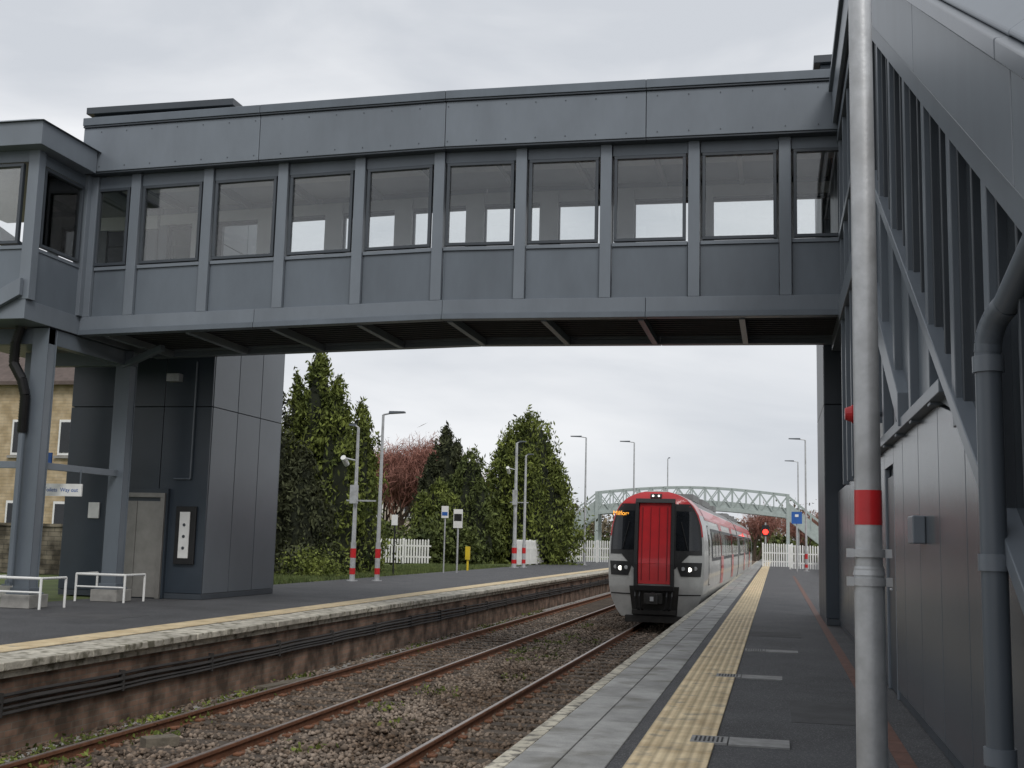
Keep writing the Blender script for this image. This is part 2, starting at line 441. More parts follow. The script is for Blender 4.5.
while x<XR:
    b.cyl((x,YB-.24,3.77),(x,YB-.246,3.77),.012,.012,GD,6);b.cyl((x,YB-.24,3.27),(x,YB-.246,3.27),.012,.012,GD,6);x+=.55
b.build()
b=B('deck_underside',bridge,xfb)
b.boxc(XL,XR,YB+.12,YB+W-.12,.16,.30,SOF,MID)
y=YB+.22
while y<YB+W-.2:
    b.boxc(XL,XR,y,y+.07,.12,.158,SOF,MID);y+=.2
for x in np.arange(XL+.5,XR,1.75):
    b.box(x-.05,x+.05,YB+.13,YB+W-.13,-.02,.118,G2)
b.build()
b=B('roof_plant_rail',bridge,xfr);b.box(-12.2,-9.6,YB+1.9,YB+2.2,4.14,4.2,GD);b.build()

# ---------------------------------------------------------------- left landing + stair enclosure
land=empty('stair_landing_enclosure')
base=5.22
YF=18.05
LX=-13.3
D=LX+12.9
def xfl(v):return(v[0]+D,v[1],v[2]+base)
b=B('landing_frame',land,xfl,bevel=.006)
b.box(-16,-12.9,YF,YB+W,.0,.36,G2)
def face_x(b,x,y0,y1,z0,z1,m,t=.08):b.box(x-t,x,y0,y1,z0,z1,m)
face_x(b,-12.92,YF+.12,YB-.12,.36,1.3,G);face_x(b,-12.90,YF+.1,YB-.1,1.302,1.37,G2,.1);face_x(b,-12.91,YF+.12,YB-.12,2.96,3.2,G)
for y in(YF+.09,YB-.09):b.box(-13.06,-12.84,y-.1,y+.1,.362,3.2,G2)
a,c=YF+.25,YB-.25
face_x(b,-12.87,a,c,1.40,1.46,GD);face_x(b,-12.87,a,c,2.87,2.93,GD)
face_x(b,-12.87,a,a+.06,1.46,2.87,GD);face_x(b,-12.87,c-.06,c,1.46,2.87,GD)
b.box(-15,-13.06,YF+.02,YF+.1,.36,1.3,G);b.box(-15,-13.06,YF-.01,YF+.1,1.302,1.37,G2);b.box(-15,-13.06,YF,YF+.1,2.96,3.2,G)
b.box(-14.7,-14.5,YF-.05,YF+.13,.362,3.2,G2)
b.box(-14.45,-13.15,YF-.03,YF+.05,1.40,1.46,GD);b.box(-14.45,-13.15,YF-.03,YF+.05,2.87,2.93,GD);b.box(-13.21,-13.15,YF-.03,YF+.05,1.46,2.87,GD)
b.hexa([(-16,YF-.12,-1.1),(-12.95,YF-.12,.42),(-12.95,YF-.03,.42),(-16,YF-.03,-1.1),(-16,YF-.12,-.8),(-12.95,YF-.12,.74),(-12.95,YF-.03,.74),(-16,YF-.03,-.8)],G2)
b.build()
b=B('landing_glazing',land,xfl);face_x(b,-12.93,YF+.3,YB-.3,1.44,2.9,GLASS,.012);b.box(-14.4,-13.2,YF+.02,YF+.032,1.44,2.9,GLASS);b.build()
b=B('landing_roof',land,xfl,bevel=.008)
b.box(-17,-12.62,YF-.30,YB-.3,3.18,3.62,G2)
b.hexa([(-17,YF-.36,3.622),(-12.56,YF-.36,3.622),(-12.56,YB+W,3.622),(-17,YB+W,3.622),(-17,YF+.5,4.0),(-13.4,YF+.5,4.0),(-13.4,YB+W,4.0),(-17,YB+W,4.0)],G)
b.box(-16.9,-12.95,YB-.28,YB+W,3.2,3.6,G2)
b.build()
b=B('landing_back_wall',land,xfl)
b.box(-16,-13.0,YB+W-.1,YB+W,.36,1.38,CEIL);b.box(-16,-13.0,YB+W-.1,YB+W,2.9,3.2,CEIL)
for x in(-15.6,-14.35,-13.1):b.box(x-.12,x+.12,YB+W-.1,YB+W-.01,1.38,2.9,G)
b.beam((-16,YF+1.2,2.9),(-13.2,YB+W-.4,.5),.1,.3,G);b.build()
cols=B('support_columns',land,bevel=.006)
for(cx,cy) in((-13.5,19.0),(-13.4,21.7),(-15.6,19.0),(-15.6,21.7)):
    cols.box(cx-.17,cx+.17,cy-.14,cy-.12,.35,5.2,G);cols.box(cx-.17,cx+.17,cy+.12,cy+.14,.35,5.2,G);cols.box(cx-.15,cx+.15,cy-.12,cy+.12,.35,5.2,G2)
    cols.box(cx-.3,cx+.3,cy-.28,cy+.28,0,.24,CONC);cols.box(cx-.24,cx+.24,cy-.22,cy+.22,.24,.27,G)
    cols.box(cx-.2,cx+.2,cy-.17,cy+.17,.27,.36,G)
cols.box(-15.6,-13.35,18.9,19.1,4.9,5.2,G);cols.box(-15.6,-13.2,21.6,21.8,4.9,5.2,G)
cols.box(-13.55,-13.35,19.1,21.6,4.9,5.2,G)
cols.beam((-13.4,21.6,4.9),(-12.3,21.2,5.2),.12,.12,G)
cols.box(-17,-13.4,18.9,19.0,2.55,2.68,G2)
cols.beam((-13.5,19,2.62),(-13.4,21.7,2.62),.09,.13,G2)
cols.build()
b=B('drain_hose',land)
pts=[(-13.9,18.8,5.2),(-13.95,18.75,4.9),(-13.95,18.75,4.5),(-13.75,18.75,4.2),(-13.65,18.75,3.9),(-13.65,18.75,3.2),(-13.65,18.75,.4)]
for i in range(len(pts)-1):
    a=Vector(pts[i]);c=Vector(pts[i+1])
    if i>4:b.cyl(a,c,.06,.06,G,12);continue
    n=max(1,int((c-a).length/.05))
    for k in range(n):
        p=a.lerp(c,k/n);q=a.lerp(c,(k+1)/n);b.cyl(p,q,.10,.08,BLACK,12)
b.build()
for(cx,cy) in((-13.45,18.6),(-13.35,21.2)):
    b=B('protective_railing')
    for dx in(-.55,.55):
        b.cyl((cx+dx,cy,0),(cx+dx,cy,.55),.024,.024,WHITE);b.cyl((cx+dx,cy+.75,0),(cx+dx,cy+.75,.55),.024,.024,WHITE)
        b.cyl((cx+dx,cy,.55),(cx+dx,cy+.75,.55),.024,.024,WHITE)
    b.cyl((cx-.55,cy,.55),(cx+.55,cy,.55),.026,.026,WHITE);b.cyl((cx-.55,cy,.30),(cx+.55,cy,.30),.018,.018,WHITE)
    b.build()
# ---------------------------------------------------------------- lift towers
def tower(name,x0,x1,y0,y1,zt,sidemat,frontmat,rows,nx=3):
    e=empty(name)
    b=B('cladding',e,bevel=.006)
    b.box(x0+.05,x1-.05,y0+.05,y1-.05,0,zt-.05,JOINT)
    b.box(x0+.01,x1-.01,y0+.01,y1-.01,0,.12,GD)
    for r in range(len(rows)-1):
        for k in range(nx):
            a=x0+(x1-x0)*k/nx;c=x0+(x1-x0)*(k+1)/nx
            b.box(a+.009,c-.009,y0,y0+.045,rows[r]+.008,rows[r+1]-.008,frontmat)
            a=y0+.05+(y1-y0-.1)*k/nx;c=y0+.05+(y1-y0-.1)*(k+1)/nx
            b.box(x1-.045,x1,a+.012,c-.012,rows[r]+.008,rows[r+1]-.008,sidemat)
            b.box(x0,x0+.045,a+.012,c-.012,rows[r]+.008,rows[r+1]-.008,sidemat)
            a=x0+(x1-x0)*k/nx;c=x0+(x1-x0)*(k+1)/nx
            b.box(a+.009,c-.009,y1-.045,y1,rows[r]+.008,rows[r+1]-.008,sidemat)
    b.build()
    b=B('roof_cap',e,bevel=.01);b.box(x0-.12,x1+.12,y0-.12,y1+.12,zt,zt+.16,GD);b.build()
    return e
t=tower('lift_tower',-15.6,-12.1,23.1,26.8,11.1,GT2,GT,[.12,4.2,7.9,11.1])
b=B('lift_door',t,bevel=.005)
b.box(-14.5,-12.98,23.0,23.1,0,2.38,GT)
b.box(-14.32,-13.70,22.98,23.02,.02,2.1,SS);b.box(-13.692,-13.12,22.98,23.02,.02,2.1,SS)
b.box(-14.42,-14.32,22.93,23.0,0,2.18,SS);b.box(-13.12,-13.02,22.93,23.0,0,2.18,SS);b.box(-14.42,-13.02,22.93,23.0,2.18,2.28,SS)
b.build()
b=B('lift_call_panel',t,bevel=.01)
b.box(-12.78,-12.30,23.03,23.09,.75,2.0,BLACK);b.box(-12.67,-12.43,23.0,23.03,.88,1.88,WHITE)
for k in range(3):b.cyl((-12.55,23.0,1.1+k*.25),(-12.55,22.985,1.1+k*.25),.035,.035,GD)
b.box(-14.95,-14.68,23.05,23.09,1.7,2.05,WHITE)
b.build()
b=B('conduit',t)
b.cyl((-12.5,23.05,2.6),(-12.5,23.05,5.2),.02,.02,G,8);b.cyl((-12.9,23.05,2.6),(-12.5,23.05,2.6),.02,.02,G,8)
b.box(-13.15,-12.85,22.9,23.09,4.75,4.92,GALV);b.build()

sg=empty('direction_sign')
b=B('sign_board',sg);b.box(-14.05,-13.15,20.0,20.04,2.08,2.32,WHITE);b.box(-14.0,-13.98,20.0,20.02,2.32,2.6,G);b.box(-13.2,-13.18,20.0,20.02,2.32,2.6,G);b.build()
text('Toilets  Way out',(-13.6,19.995,2.2),.11,BLUE,sg)
sg=empty('platform_number_sign')
b=B('sign_board',sg);b.box(-14.95,-14.55,21.0,21.03,2.7,3.0,BLUE);b.build()
text('2',(-14.75,20.995,2.85),.2,WHITE,sg)

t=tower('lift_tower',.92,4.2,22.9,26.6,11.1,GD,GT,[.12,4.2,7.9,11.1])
b=B('lift_call_panel',t,bevel=.01);b.box(1.15,1.42,22.82,22.89,.75,1.85,BLACK);b.box(1.2,1.37,22.80,22.82,.9,1.7,WHITE);b.build()

# ---------------------------------------------------------------- right stair enclosure
st=empty('covered_staircase')
WX=1.15;UX=1.17;X2=4.0;YS=14.9;SL=.57
def zr(y):return 5.3 if y>=YS else 5.3-SL*(YS-y)
def slab(b,x0,x1,y0,y1,off0,off1,m):
    b.hexa([(x0,y0,zr(y0)+off0),(x1,y0,zr(y0)+off0),(x1,y1,zr(y1)+off0),(x0,y1,zr(y1)+off0),(x0,y0,zr(y0)+off1),(x1,y0,zr(y0)+off1),(x1,y1,zr(y1)+off1),(x0,y1,zr(y1)+off1)],m)
def wallp(b,x0,x1,a,c,za,zc,zta,ztc,m):
    b.hexa([(x0,a,za),(x1,a,za),(x1,c,zc),(x0,c,zc),(x0,a,zta),(x1,a,zta),(x1,c,ztc),(x0,c,ztc)],m)
b=B('lower_wall',st,bevel=.006)
ye=[2.8,4.0,5.2,6.4,7.6,8.8,10.0,11.2,12.05,13.05,14.2,15.4,16.6,17.8,19.0,19.8,21.3,22.8]
def top(y):return min(2.5,max(zr(y)+1.15,1.3))
for a,c in zip(ye[:-1],ye[1:]):
    if abs(a-12.05)<.01:
        b.box(WX+.06,WX+.1,a,c,0,2.3,GD);b.box(WX+.0,WX+.05,a,a+.07,0,2.3,G2);b.box(WX,WX+.05,c-.07,c,0,2.3,G2)
        b.box(WX+.02,WX+.06,a+.08,c-.08,.02,2.2,GT);b.box(WX,WX+.05,a,c,2.302,2.5,GW)
        b.cyl((WX-.02,a+.2,1.05),(WX-.02,a+.32,1.05),.012,.012,GALV,8);continue
    wallp(b,WX,WX+.05,a+.009,c-.009,.1,.1,top(a),top(c),GW)
    b.box(WX+.02,WX+.05,a,c,0,.095,GD)
b.box(WX+.1,WX+.12,2.8,22.8,0,1.2,JOINT)
b.build()
b=B('stair_framing',st,bevel=.006)
for y in list(np.arange(3.9,14.0,1.2))+[14.9,16.1,17.3,18.5,19.6]:
    z1=zr(y)+3.4;z0=top(y)
    if z1>z0:b.box(UX-.09,UX+.12,y-.07,y+.07,z0-.02,z1,G)
slab(b,UX-.12,UX+.14,10.55,YS,-.30,.0,G2);slab(b,UX-.12,UX+.14,YS,19.7,-.08,.28,G2)
slab(b,UX-.11,UX+.12,3.0,YS,1.22,1.34,G2);slab(b,UX-.11,UX+.12,YS,19.7,1.3,1.42,G2)
slab(b,UX-.11,UX+.12,3.0,YS,3.02,3.2,G);slab(b,UX-.11,UX+.12,YS,19.7,3.02,3.2,G)
b.box(UX-.10,UX+.10,8.1,YS,2.504,2.60,G2)
for a in np.arange(3.9,13.9,1.2):
    for y in(a+.08,a+1.08):
        b.box(UX-.05,UX+.02,y,y+.05,zr(y)+1.32,zr(y)+3.05,GD)
    b.box(UX-.05,UX+.02,a+.6,a+.64,zr(a+.6)+1.32,zr(a+.6)+3.05,GD)
b.build()
b=B('infill_panels',st,bevel=.004)
for a in list(np.arange(3.9,13.9,1.2))+[YS,16.1,17.3,18.5]:
    c=a+1.2
    if a<YS<c:c=YS
    a_=a+.075;c_=c-.075
    za=max(top(a_)+.004,zr(a_)+.0) ;zc=max(top(c_)+.004,zr(c_)+.0)
    if zr(a_)+1.2>za:wallp(b,UX-.02,UX+.04,a_,c_,za,zc,zr(a_)+1.22,zr(c_)+1.22,G)
    if zr(c_)-.3>top(c_)+.02:
        wallp(b,UX+.0,UX+.05,a_,c_,top(a_)+.004,top(c_)+.004,max(top(a_)+.01,zr(a_)-.3),zr(c_)-.3,GD)
b.build()
b=B('stair_glazing',st)
for a in np.arange(3.9,13.9,1.2):
    c=min(a+1.2,YS);slab(b,UX+.0,UX+.015,a+.08,c-.08,1.3,3.05,SGLASS)
for a in(YS,16.1,17.3,18.5):slab(b,UX+.0,UX+.015,a+.08,a+1.1,1.42,3.05,SGLASS)
b.build()
b=B('stair_flight',st)
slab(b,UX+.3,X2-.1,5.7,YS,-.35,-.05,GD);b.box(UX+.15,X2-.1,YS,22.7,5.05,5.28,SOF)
b.box(X2,X2+.1,3,22.8,0,4.0,GD);b.box(X2,X2+.1,YS,22.8,4,9,GD)
b.box(UX,X2,22.65,22.75,5.3,9.0,GD)
b.box(UX-.1,UX+.1,19.85,22.6,5.2,8.7,G)
b.build()
b=B('stair_roof',st,bevel=.01)
OX=.98
segs=[2.2,5.0,8.3,11.6,YS]
for a,c in zip(segs[:-1],segs[1:]):
    slab(b,OX,OX+.06,a+.006,c-.006,3.30,3.86,G2)
    slab(b,OX-.06,OX+.14,a+.006,c-.006,3.864,3.97,GW)
    b.hexa([(OX+.0,a+.004,zr(a)+3.972),(OX+.5,a+.004,zr(a)+3.972),(OX+.5,c-.004,zr(c)+3.972),(OX,c-.004,zr(c)+3.972),(OX,a+.004,zr(a)+4.0),(OX+.5,a+.004,zr(a)+4.35),(OX+.5,c-.004,zr(c)+4.35),(OX,c-.004,zr(c)+4.0)],G2)
b.box(OX,OX+.06,YS+.004,19.5,5.3+3.30,5.3+3.86,G2)
b.box(OX-.06,OX+.14,YS+.004,19.5,5.3+3.864,5.3+3.97,G)
slab(b,OX+.06,X2+.3,2.2,YS,3.3,3.38,GD);b.box(OX+.06,X2+.3,YS,22.7,5.3+3.3,5.3+3.38,GD)
slab(b,OX+.5,X2,2.2,YS,3.9,4.34,G)
b.box(OX+.2,X2,YS,22.7,9.2,9.6,G)
b.build()
b=B('downpipe',bevel=0,smooth=True)
px,py=1.02,5.95
b.cyl((px,py,0),(px,py,2.42),.062,.062,G,20)
pts=[(px,py,2.42)]+[(px+.10*(1-math.cos(t))*1.0,py-.22*(1-math.cos(t)),2.42+.22*math.sin(t)) for t in np.linspace(.2,1.2,6)]
b.tube(pts,.064,G,20)
e=Vector(pts[-1]);b.cyl(e,e+Vector((.12,-.55,.38)),.062,.062,G,20)
for z in(.5,1.4,2.36):b.cyl((px,py,z-.04),(px,py,z+.04),.074,.074,G2,20)
b.box(px-.02,WX,py-.02,py+.02,1.38,1.42,G)
b.build()
b=B('alarm_beacon');b.cyl((WX-.34,12.95,2.9),(WX-.24,12.95,2.9),.10,.10,RED,16);b.cyl((WX-.41,12.95,2.9),(WX-.34,12.95,2.9),.065,.09,RED,16);b.cyl((WX-.24,12.95,2.9),(WX+.0,12.95,2.9),.03,.03,GD,8);b.box(WX-.24,WX-.02,12.85,13.05,2.62,2.79,WHITE);b.build()
b=B('electrical_box',bevel=.01);b.box(WX-.1,WX-.002,9.6,9.95,1.5,1.72,G2);b.build()
b=B('green_debris_netting');b.box(1.2,1.42,19.2,19.62,4.95,5.4,GREENP);b.build()

# ---------------------------------------------------------------- lamp posts
def lamp(x,y,h,r=.07,arm=1.0,cctv=False,red=True,name='street_lamp',ang=0):
    b=B(name,smooth=True)
    b.cyl((x,y,0),(x,y,1.25),r,r,GALV,14);b.cyl((x,y,1.25),(x,y,h),r*.8,r*.5,GALV,14)
    b.cyl((x,y,0),(x,y,.03),r*2,r*2,GALV,14)
    if red:b.cyl((x,y,.22),(x,y,.42),r*1.06,r*1.06,RED,14);b.cyl((x,y,.75),(x,y,1.05),r*1.06,r*1.06,RED,14)
    dx=math.cos(ang)*arm;dy=math.sin(ang)*arm
    b.cyl((x,y,h),(x+dx*.4,y+dy*.4,h+.06),.03,.03,GALV,8)
    b.hexa([(x+dx*.3,y-.12,h+.03),(x+dx,y-.12,h+.06),(x+dx,y+.12,h+.06),(x+dx*.3,y+.12,h+.03),(x+dx*.3,y-.08,h+.12),(x+dx,y-.08,h+.11),(x+dx,y+.08,h+.11),(x+dx*.3,y+.08,h+.12)],GD)
    if cctv:
        b.cyl((x,y,h*.78),(x-.5,y,h*.8),.03,.03,GALV);b.cyl((x-.45,y-.1,h*.8),(x-.45,y+.25,h*.76),.09,.09,WHITE)
        b.box(x-.12,x+.12,y-.22,y-.08,h*.5,h*.62,GALV);b.beam((x-.3,y,h*.52),(x+.7,y,h*.52),.05,.05,GALV)
    b.build()
lamp(-13.4,35.7,5.0,.09,.3,cctv=True,ang=math.pi)
lamp(-12.8,36.4,5.5,.085,.75)
lamp(-13.5,60,6.6,.13,.5,cctv=True)
lamp(-13.2,61,6.0,.1,.4)
lamp(-11.7,72,8.0,.09,-1.0,red=False);lamp(-9.6,80,8.4,.09,-1.0,red=False);lamp(-8.9,98,8.6,.09,.2,red=False)
lamp(1.8,73,8.0,.09,-1.0);lamp(1.7,92,8.0,.09,-1.0,red=False)

b=B('lamp_post_banded',smooth=True)
px,py=.42,5.62
b.cyl((px,py,0),(px,py,1.36),.070,.068,GALV,28);b.cyl((px,py,1.36),(px,py,8),.061,.045,GALV,28)
b.cyl((px,py,1.56),(px,py,1.72),.0625,.0622,RED,28)
for z in(1.30,1.43):
    b.cyl((px,py,z-.018),(px,py,z+.018),.077,.077,GALV,28)
    b.box(px+.07,px+.10,py-.03,py+.03,z-.02,z+.02,GALV);b.box(px-.10,px-.07,py-.03,py+.03,z-.02,z+.02,GALV)
b.cyl((px,py,1.33),(px,py,1.37),.073,.064,GALV,28)
b.cyl((px,py,0),(px,py,.03),.15,.15,GALV,28)
b.build()

b=B('information_sign');b.cyl((-13.3,48,0),(-13.3,48,2.3),.04,.04,GALV);b.box(-13.5,-13.1,47.94,47.97,1.9,2.7,WHITE);b.box(-13.47,-13.13,47.93,47.94,2.2,2.5,BLACK);b.build()
b=B('information_sign');b.cyl((-13.6,47,0),(-13.6,47,2.6),.03,.03,GALV);b.box(-13.75,-13.45,46.94,46.97,2.3,2.8,WHITE);b.box(-13.72,-13.48,46.93,46.94,2.4,2.55,BLUE);b.build()
b=B('notice_sign');b.cyl((-14.3,42.5,0),(-14.3,42.5,2.1),.03,.03,BLACK);b.box(-14.42,-14.18,42.44,42.47,1.9,2.3,WHITE);b.build()
b=B('salt_bin_post');b.cyl((-13.9,52,0),(-13.9,52,.9),.05,.05,YEL);b.box(-14.0,-13.8,51.9,52.05,.5,1.1,YEL);b.build()
b=B('railway_signal');b.cyl((-.75,88,0),(-.75,88,3.2),.06,.06,GALV);b.box(-1.0,-.5,87.9,88,2.2,3.0,BLACK);b.cyl((-.75,87.9,2.5),(-.75,87.86,2.5),.2,.2,REDL,16);b.build()
b=B('station_sign');b.cyl((1.2,70,0),(1.2,70,3.2),.05,.05,GALV);b.box(.9,1.5,69.9,69.94,2.8,3.5,BLUE);b.box(1.1,1.3,69.89,69.9,3.2,3.35,WHITE);b.build()

def fence(p,q,h=1.35):
    b=B('picket_fence')
    p=Vector(p);q=Vector(q);L=(q-p).length;n=int(L/.16);d=(q-p)/L
    for k in range(n):
        c=p+d*(k*.16);hh=h+random.uniform(-.02,.02);b.box(c.x-.045,c.x+.045,c.y-.02,c.y+.02,.05,hh,WHITE)
        b.add([(c.x-.045,c.y-.02,hh),(c.x+.045,c.y-.02,hh),(c.x+.045,c.y+.02,hh),(c.x-.045,c.y+.02,hh),(c.x,c.y,hh+.07)],[(0,1,4),(1,2,4),(2,3,4),(3,0,4)],WHITE)
    for z in(.4,1.0):b.beam(p+Vector((0,.04,z)),q+Vector((0,.04,z)),.04,.09,WHITE)
    for k in range(int(L/2)+1):
        c=p+d*min(k*2,L);b.box(c.x-.06,c.x+.06,c.y+.02,c.y+.12,0,h+.1,WHITE)
    b.build()
fence((-14.4,82,0),(-9.2,82,0),1.5);fence((-14.35,64,0),(-14.35,82,0),1.4);fence((-24,61,0),(-18.4,61,0),1.3);fence((-.9,84,0),(1.2,84,0),1.6);fence((.9,78,0),(2.9,78,0),1.5)
fence((2.9,40,0),(2.9,78,0),1.3)

# ---------------------------------------------------------------- old footbridge
fb=empty('old_footbridge')
b=B('span',fb)
yb=90;n=14;xa,xb=-13.7,.9
def arch(x):
    t=(x-xa)/(xb-xa);return 3.75+.5*math.sin(math.pi*t)
for yy in(yb,yb+1.8):
    for k in range(n):
        x0=xa+(xb-xa)*k/n;x1=xa+(xb-xa)*(k+1)/n
        b.beam((x0,yy,arch(x0)+1.6),(x1,yy,arch(x1)+1.6),.12,.13,GREENB);b.beam((x0,yy,arch(x0)),(x1,yy,arch(x1)),.14,.3,GREENB)
        b.beam((x0,yy,arch(x0)+.1),(x0,yy,arch(x0)+1.6),.08,.12,GREENB)
        b.beam((x0,yy-.03,arch(x0)+.1),(x1,yy-.03,arch(x1)+1.55),.05,.08,GREENB)
        b.beam((x0,yy-.05,arch(x0)+1.55),(x1,yy-.05,arch(x1)+.1),.05,.08,GREENB)
        b.hexa([(x0,yy+.03,arch(x0)+.1),(x1,yy+.03,arch(x1)+.1),(x1,yy+.05,arch(x1)+.1),(x0,yy+.05,arch(x0)+.1),(x0,yy+.03,arch(x0)+.6),(x1,yy+.03,arch(x1)+.6),(x1,yy+.05,arch(x1)+.6),(x0,yy+.05,arch(x0)+.6)],GREENB)
for k in range(n):
    x0=xa+(xb-xa)*k/n;x1=xa+(xb-xa)*(k+1)/n
    b.hexa([(x0,yb,arch(x0)-.1),(x1,yb,arch(x1)-.1),(x1,yb+1.8,arch(x1)-.1),(x0,yb+1.8,arch(x0)-.1),(x0,yb,arch(x0)),(x1,yb,arch(x1)),(x1,yb+1.8,arch(x1)),(x0,yb+1.8,arch(x0))],GD)
b.build()
b=B('stairs',fb)
for(sx,d) in((xa,-1),(xb,1)):
    for yy in(yb,yb+1.8):
        b.box(sx-.12,sx+.12,yy-.12,yy+.12,0,5.4,GREENB)
        b.beam((sx,yy,3.7),(sx+d*4.6,yy,.1),.1,.35,GREENB);b.beam((sx,yy,5.3),(sx+d*4.6,yy,1.5),.08,.1,GREENB)
        b.hexa([(sx,yy+.02,3.7),(sx+d*4.6,yy+.02,.1),(sx+d*4.6,yy+.04,.1),(sx,yy+.04,3.7),(sx,yy+.02,4.8),(sx+d*4.6,yy+.02,1.1),(sx+d*4.6,yy+.04,1.1),(sx,yy+.04,4.8)],GREENB)
        for k in range(1,6):b.beam((sx+d*k*.85,yy,3.7-k*.66),(sx+d*k*.85,yy,5.3-k*.7),.07,.07,GREENB)
b.build()

# ---------------------------------------------------------------- train
tr=empty('passenger_train')
TX,TY,TZ=-3.26,32.0,-.85
TW=mat('train_body_grey',(.50,.50,.48),.32,0,.16,2,coat=.3)
TR=mat('train_red',(.58,.012,.018),.3,0,.1,3,coat=.4)
TRD=mat('train_red_dark',(.26,.006,.010),.4,0,.1,3)
TD=mat('train_underframe',(.03,.028,.026),.7,0,.3,5)
TRR=mat('train_roof',(.20,.20,.20),.6,0,.2,3)
prof=[(.30,.98),(.5,1.14),(.8,1.28),(1.1,1.35),(1.4,1.375),(1.9,1.38),(2.4,1.36),(2.8,1.31),(3.1,1.22),(3.35,1.08),(3.55,.87),(3.68,.60),(3.76,.28),(3.78,0.001)]
def wz(z):return float(np.interp(z,[p[0] for p in prof],[p[1] for p in prof]))
def Ff(x,z):
    return .50*(abs(x)/1.36)**3.2+max(0,z-1.75)*.17+max(0,1.1-z)*.25+max(0,z-3.3)**2*.9
YAW=math.radians(1.2)
def xt(v):
    return(v[0]*math.cos(YAW)+v[1]*math.sin(YAW)*.35+TX,v[1]+TY+v[0]*-math.sin(YAW),v[2]+TZ)
b=B('cab_front',tr,xt,smooth=True)
NU=24;zs=[p[0] for p in prof]
zz=list(np.interp(np.linspace(0,len(zs)-1,40),range(len(zs)),zs))
vs=[];fs=[]
for z in zz:
    w=wz(z)*.965
    for k in range(NU+1):
        x=w*(-1+2*k/NU);vs.append((x,Ff(x,z),z))
for r in range(len(zz)-1):
    for k in range(NU):
        a=r*(NU+1)+k;fs.append((a,a+1,a+NU+2,a+NU+1))
b.add(vs,fs,TW)
for s in(0,NU):
    vs=[];
    for r,z in enumerate(zz):
        w=wz(z)*.965*(-1 if s==0 else 1);vs.append((w,Ff(w,z),z))
        vs.append((math.copysign(wz(z)*.99,w),1.0,z));vs.append((math.copysign(wz(z),w),1.6,z))
    fs=[]
    for r in range(len(zz)-1):
        for c in range(2):fs.append((r*3+c,r*3+c+1,(r+1)*3+c+1,(r+1)*3+c))
    k0=[i for i,z in enumerate(zz) if z>3.0][0]
    b.add(vs,[f for f in fs if f[0]//3<k0],TW)
    b.add(vs,[f for f in fs if f[0]//3>=k0],TR)
b.build()
def patch(b,xl,xr,z0,z1,m,off=.012,nz=10,nu=8):
    vs=[];fs=[]
    for r in range(nz+1):
        z=z0+(z1-z0)*r/nz
        a=xl(z) if callable(xl) else xl;c=xr(z) if callable(xr) else xr
        for k in range(nu+1):
            x=a+(c-a)*k/nu;vs.append((x,Ff(x,z)-off,z))
    for r in range(nz):
        for k in range(nu):
            q=r*(nu+1)+k;fs.append((q,q+1,q+nu+2,q+nu+1))
    b.add(vs,fs,m)
b=B('cab_panels',tr,xt,smooth=True)
patch(b,lambda z:-wz(z)*.955,lambda z:wz(z)*.955,3.25,3.74,TR,.012,12,20)
for s in(-1,1):
    patch(b,(lambda z:s*.50),(lambda z:s*min(1.27,wz(z)*.93)),2.0,3.40,BLACK,.016)
    patch(b,(lambda z:s*.58),(lambda z:s*min(1.21,wz(z)*.885)),2.12,3.2,DGLASS,.024)
    patch(b,(lambda z:s*min(1.275,wz(z)*.932)),(lambda z:s*wz(z)*.962),2.5,3.30,TR,.014)
    patch(b,(lambda z:s*(.50)),(lambda z:s*(.50+.45*(z-1.55)/.47)),1.55,2.02,BLACK,.015,6,6)
    patch(b,(lambda z:s*(.72-.35*(z-1.42))),(lambda z:s*(1.24+.1*(z-1.42))),1.42,1.80,BLACK,.018,4,8)
    patch(b,(lambda z:s*.66),(lambda z:s*wz(z)*.95),.9,.935,TD,.016,1,8)
patch(b,lambda z:-.60-.1*(z-.3),lambda z:.60+.1*(z-.3),.32,1.14,TD,.02)
b.build()
b=B('gangway_and_coupler',tr,xt,bevel=.015)
def ybx(x0,x1,z0,z1,m,out,dep=.2,b=b):
    ya=Ff(0,z0)-out;yb=Ff(0,z1)-out
    b.hexa([(x0,ya,z0),(x1,ya,z0),(x1,ya+dep,z0),(x0,ya+dep,z0),(x0,yb,z1),(x1,yb,z1),(x1,yb+dep,z1),(x0,yb+dep,z1)],m)
def front2(x0,x1,z0,z1,m,out):
    if z0<1.75:ybx(x0,x1,z0,min(z1,1.75),m,out)
    if z1>1.75:ybx(x0,x1,max(z0,1.752),z1,m,out)
for s in(-1,1):front2(s*.50-.05,s*.50+.05,1.12,3.42,BLACK,.13)
front2(-.44,.44,1.2,3.42,TR,.05)
for x in(-.36,.33):front2(x,x+.03,1.3,3.3,TRD,.062)
for x in(-.13,.11):front2(x,x+.02,1.3,3.3,TRD,.062)
ybx(-.545,.545,3.42,3.54,BLACK,.14);ybx(-.545,.545,1.02,1.16,BLACK,.17)
ybx(-.16,.16,3.57,3.68,TD,.06)
for x in(-.08,.08):b.cyl((x,Ff(0,3.62)-.06,3.62),(x,Ff(0,3.62)-.08,3.62),.028,.028,LAMPW,12)
b.box(-.24,.24,-.32,.2,.68,.96,TD);b.cyl((0,-.5,.82),(0,-.3,.82),.14,.17,BLACK,14);b.box(-.14,.14,-.52,-.34,.68,.95,TD)
b.box(-.05,.05,-.56,-.5,.76,.88,GALV)
for x in(-.5,-.38,.36,.5):b.tube([(x,-.05,1.05),(x,-.2,.85),(x*.9,-.18,.55),(x*.8,-.02,.5)],.025,BLACK,8)
b.box(-.8,.8,.05,.3,.16,.34,TD)
b.box(-.6,.6,-.05,.1,.38,.5,TD)
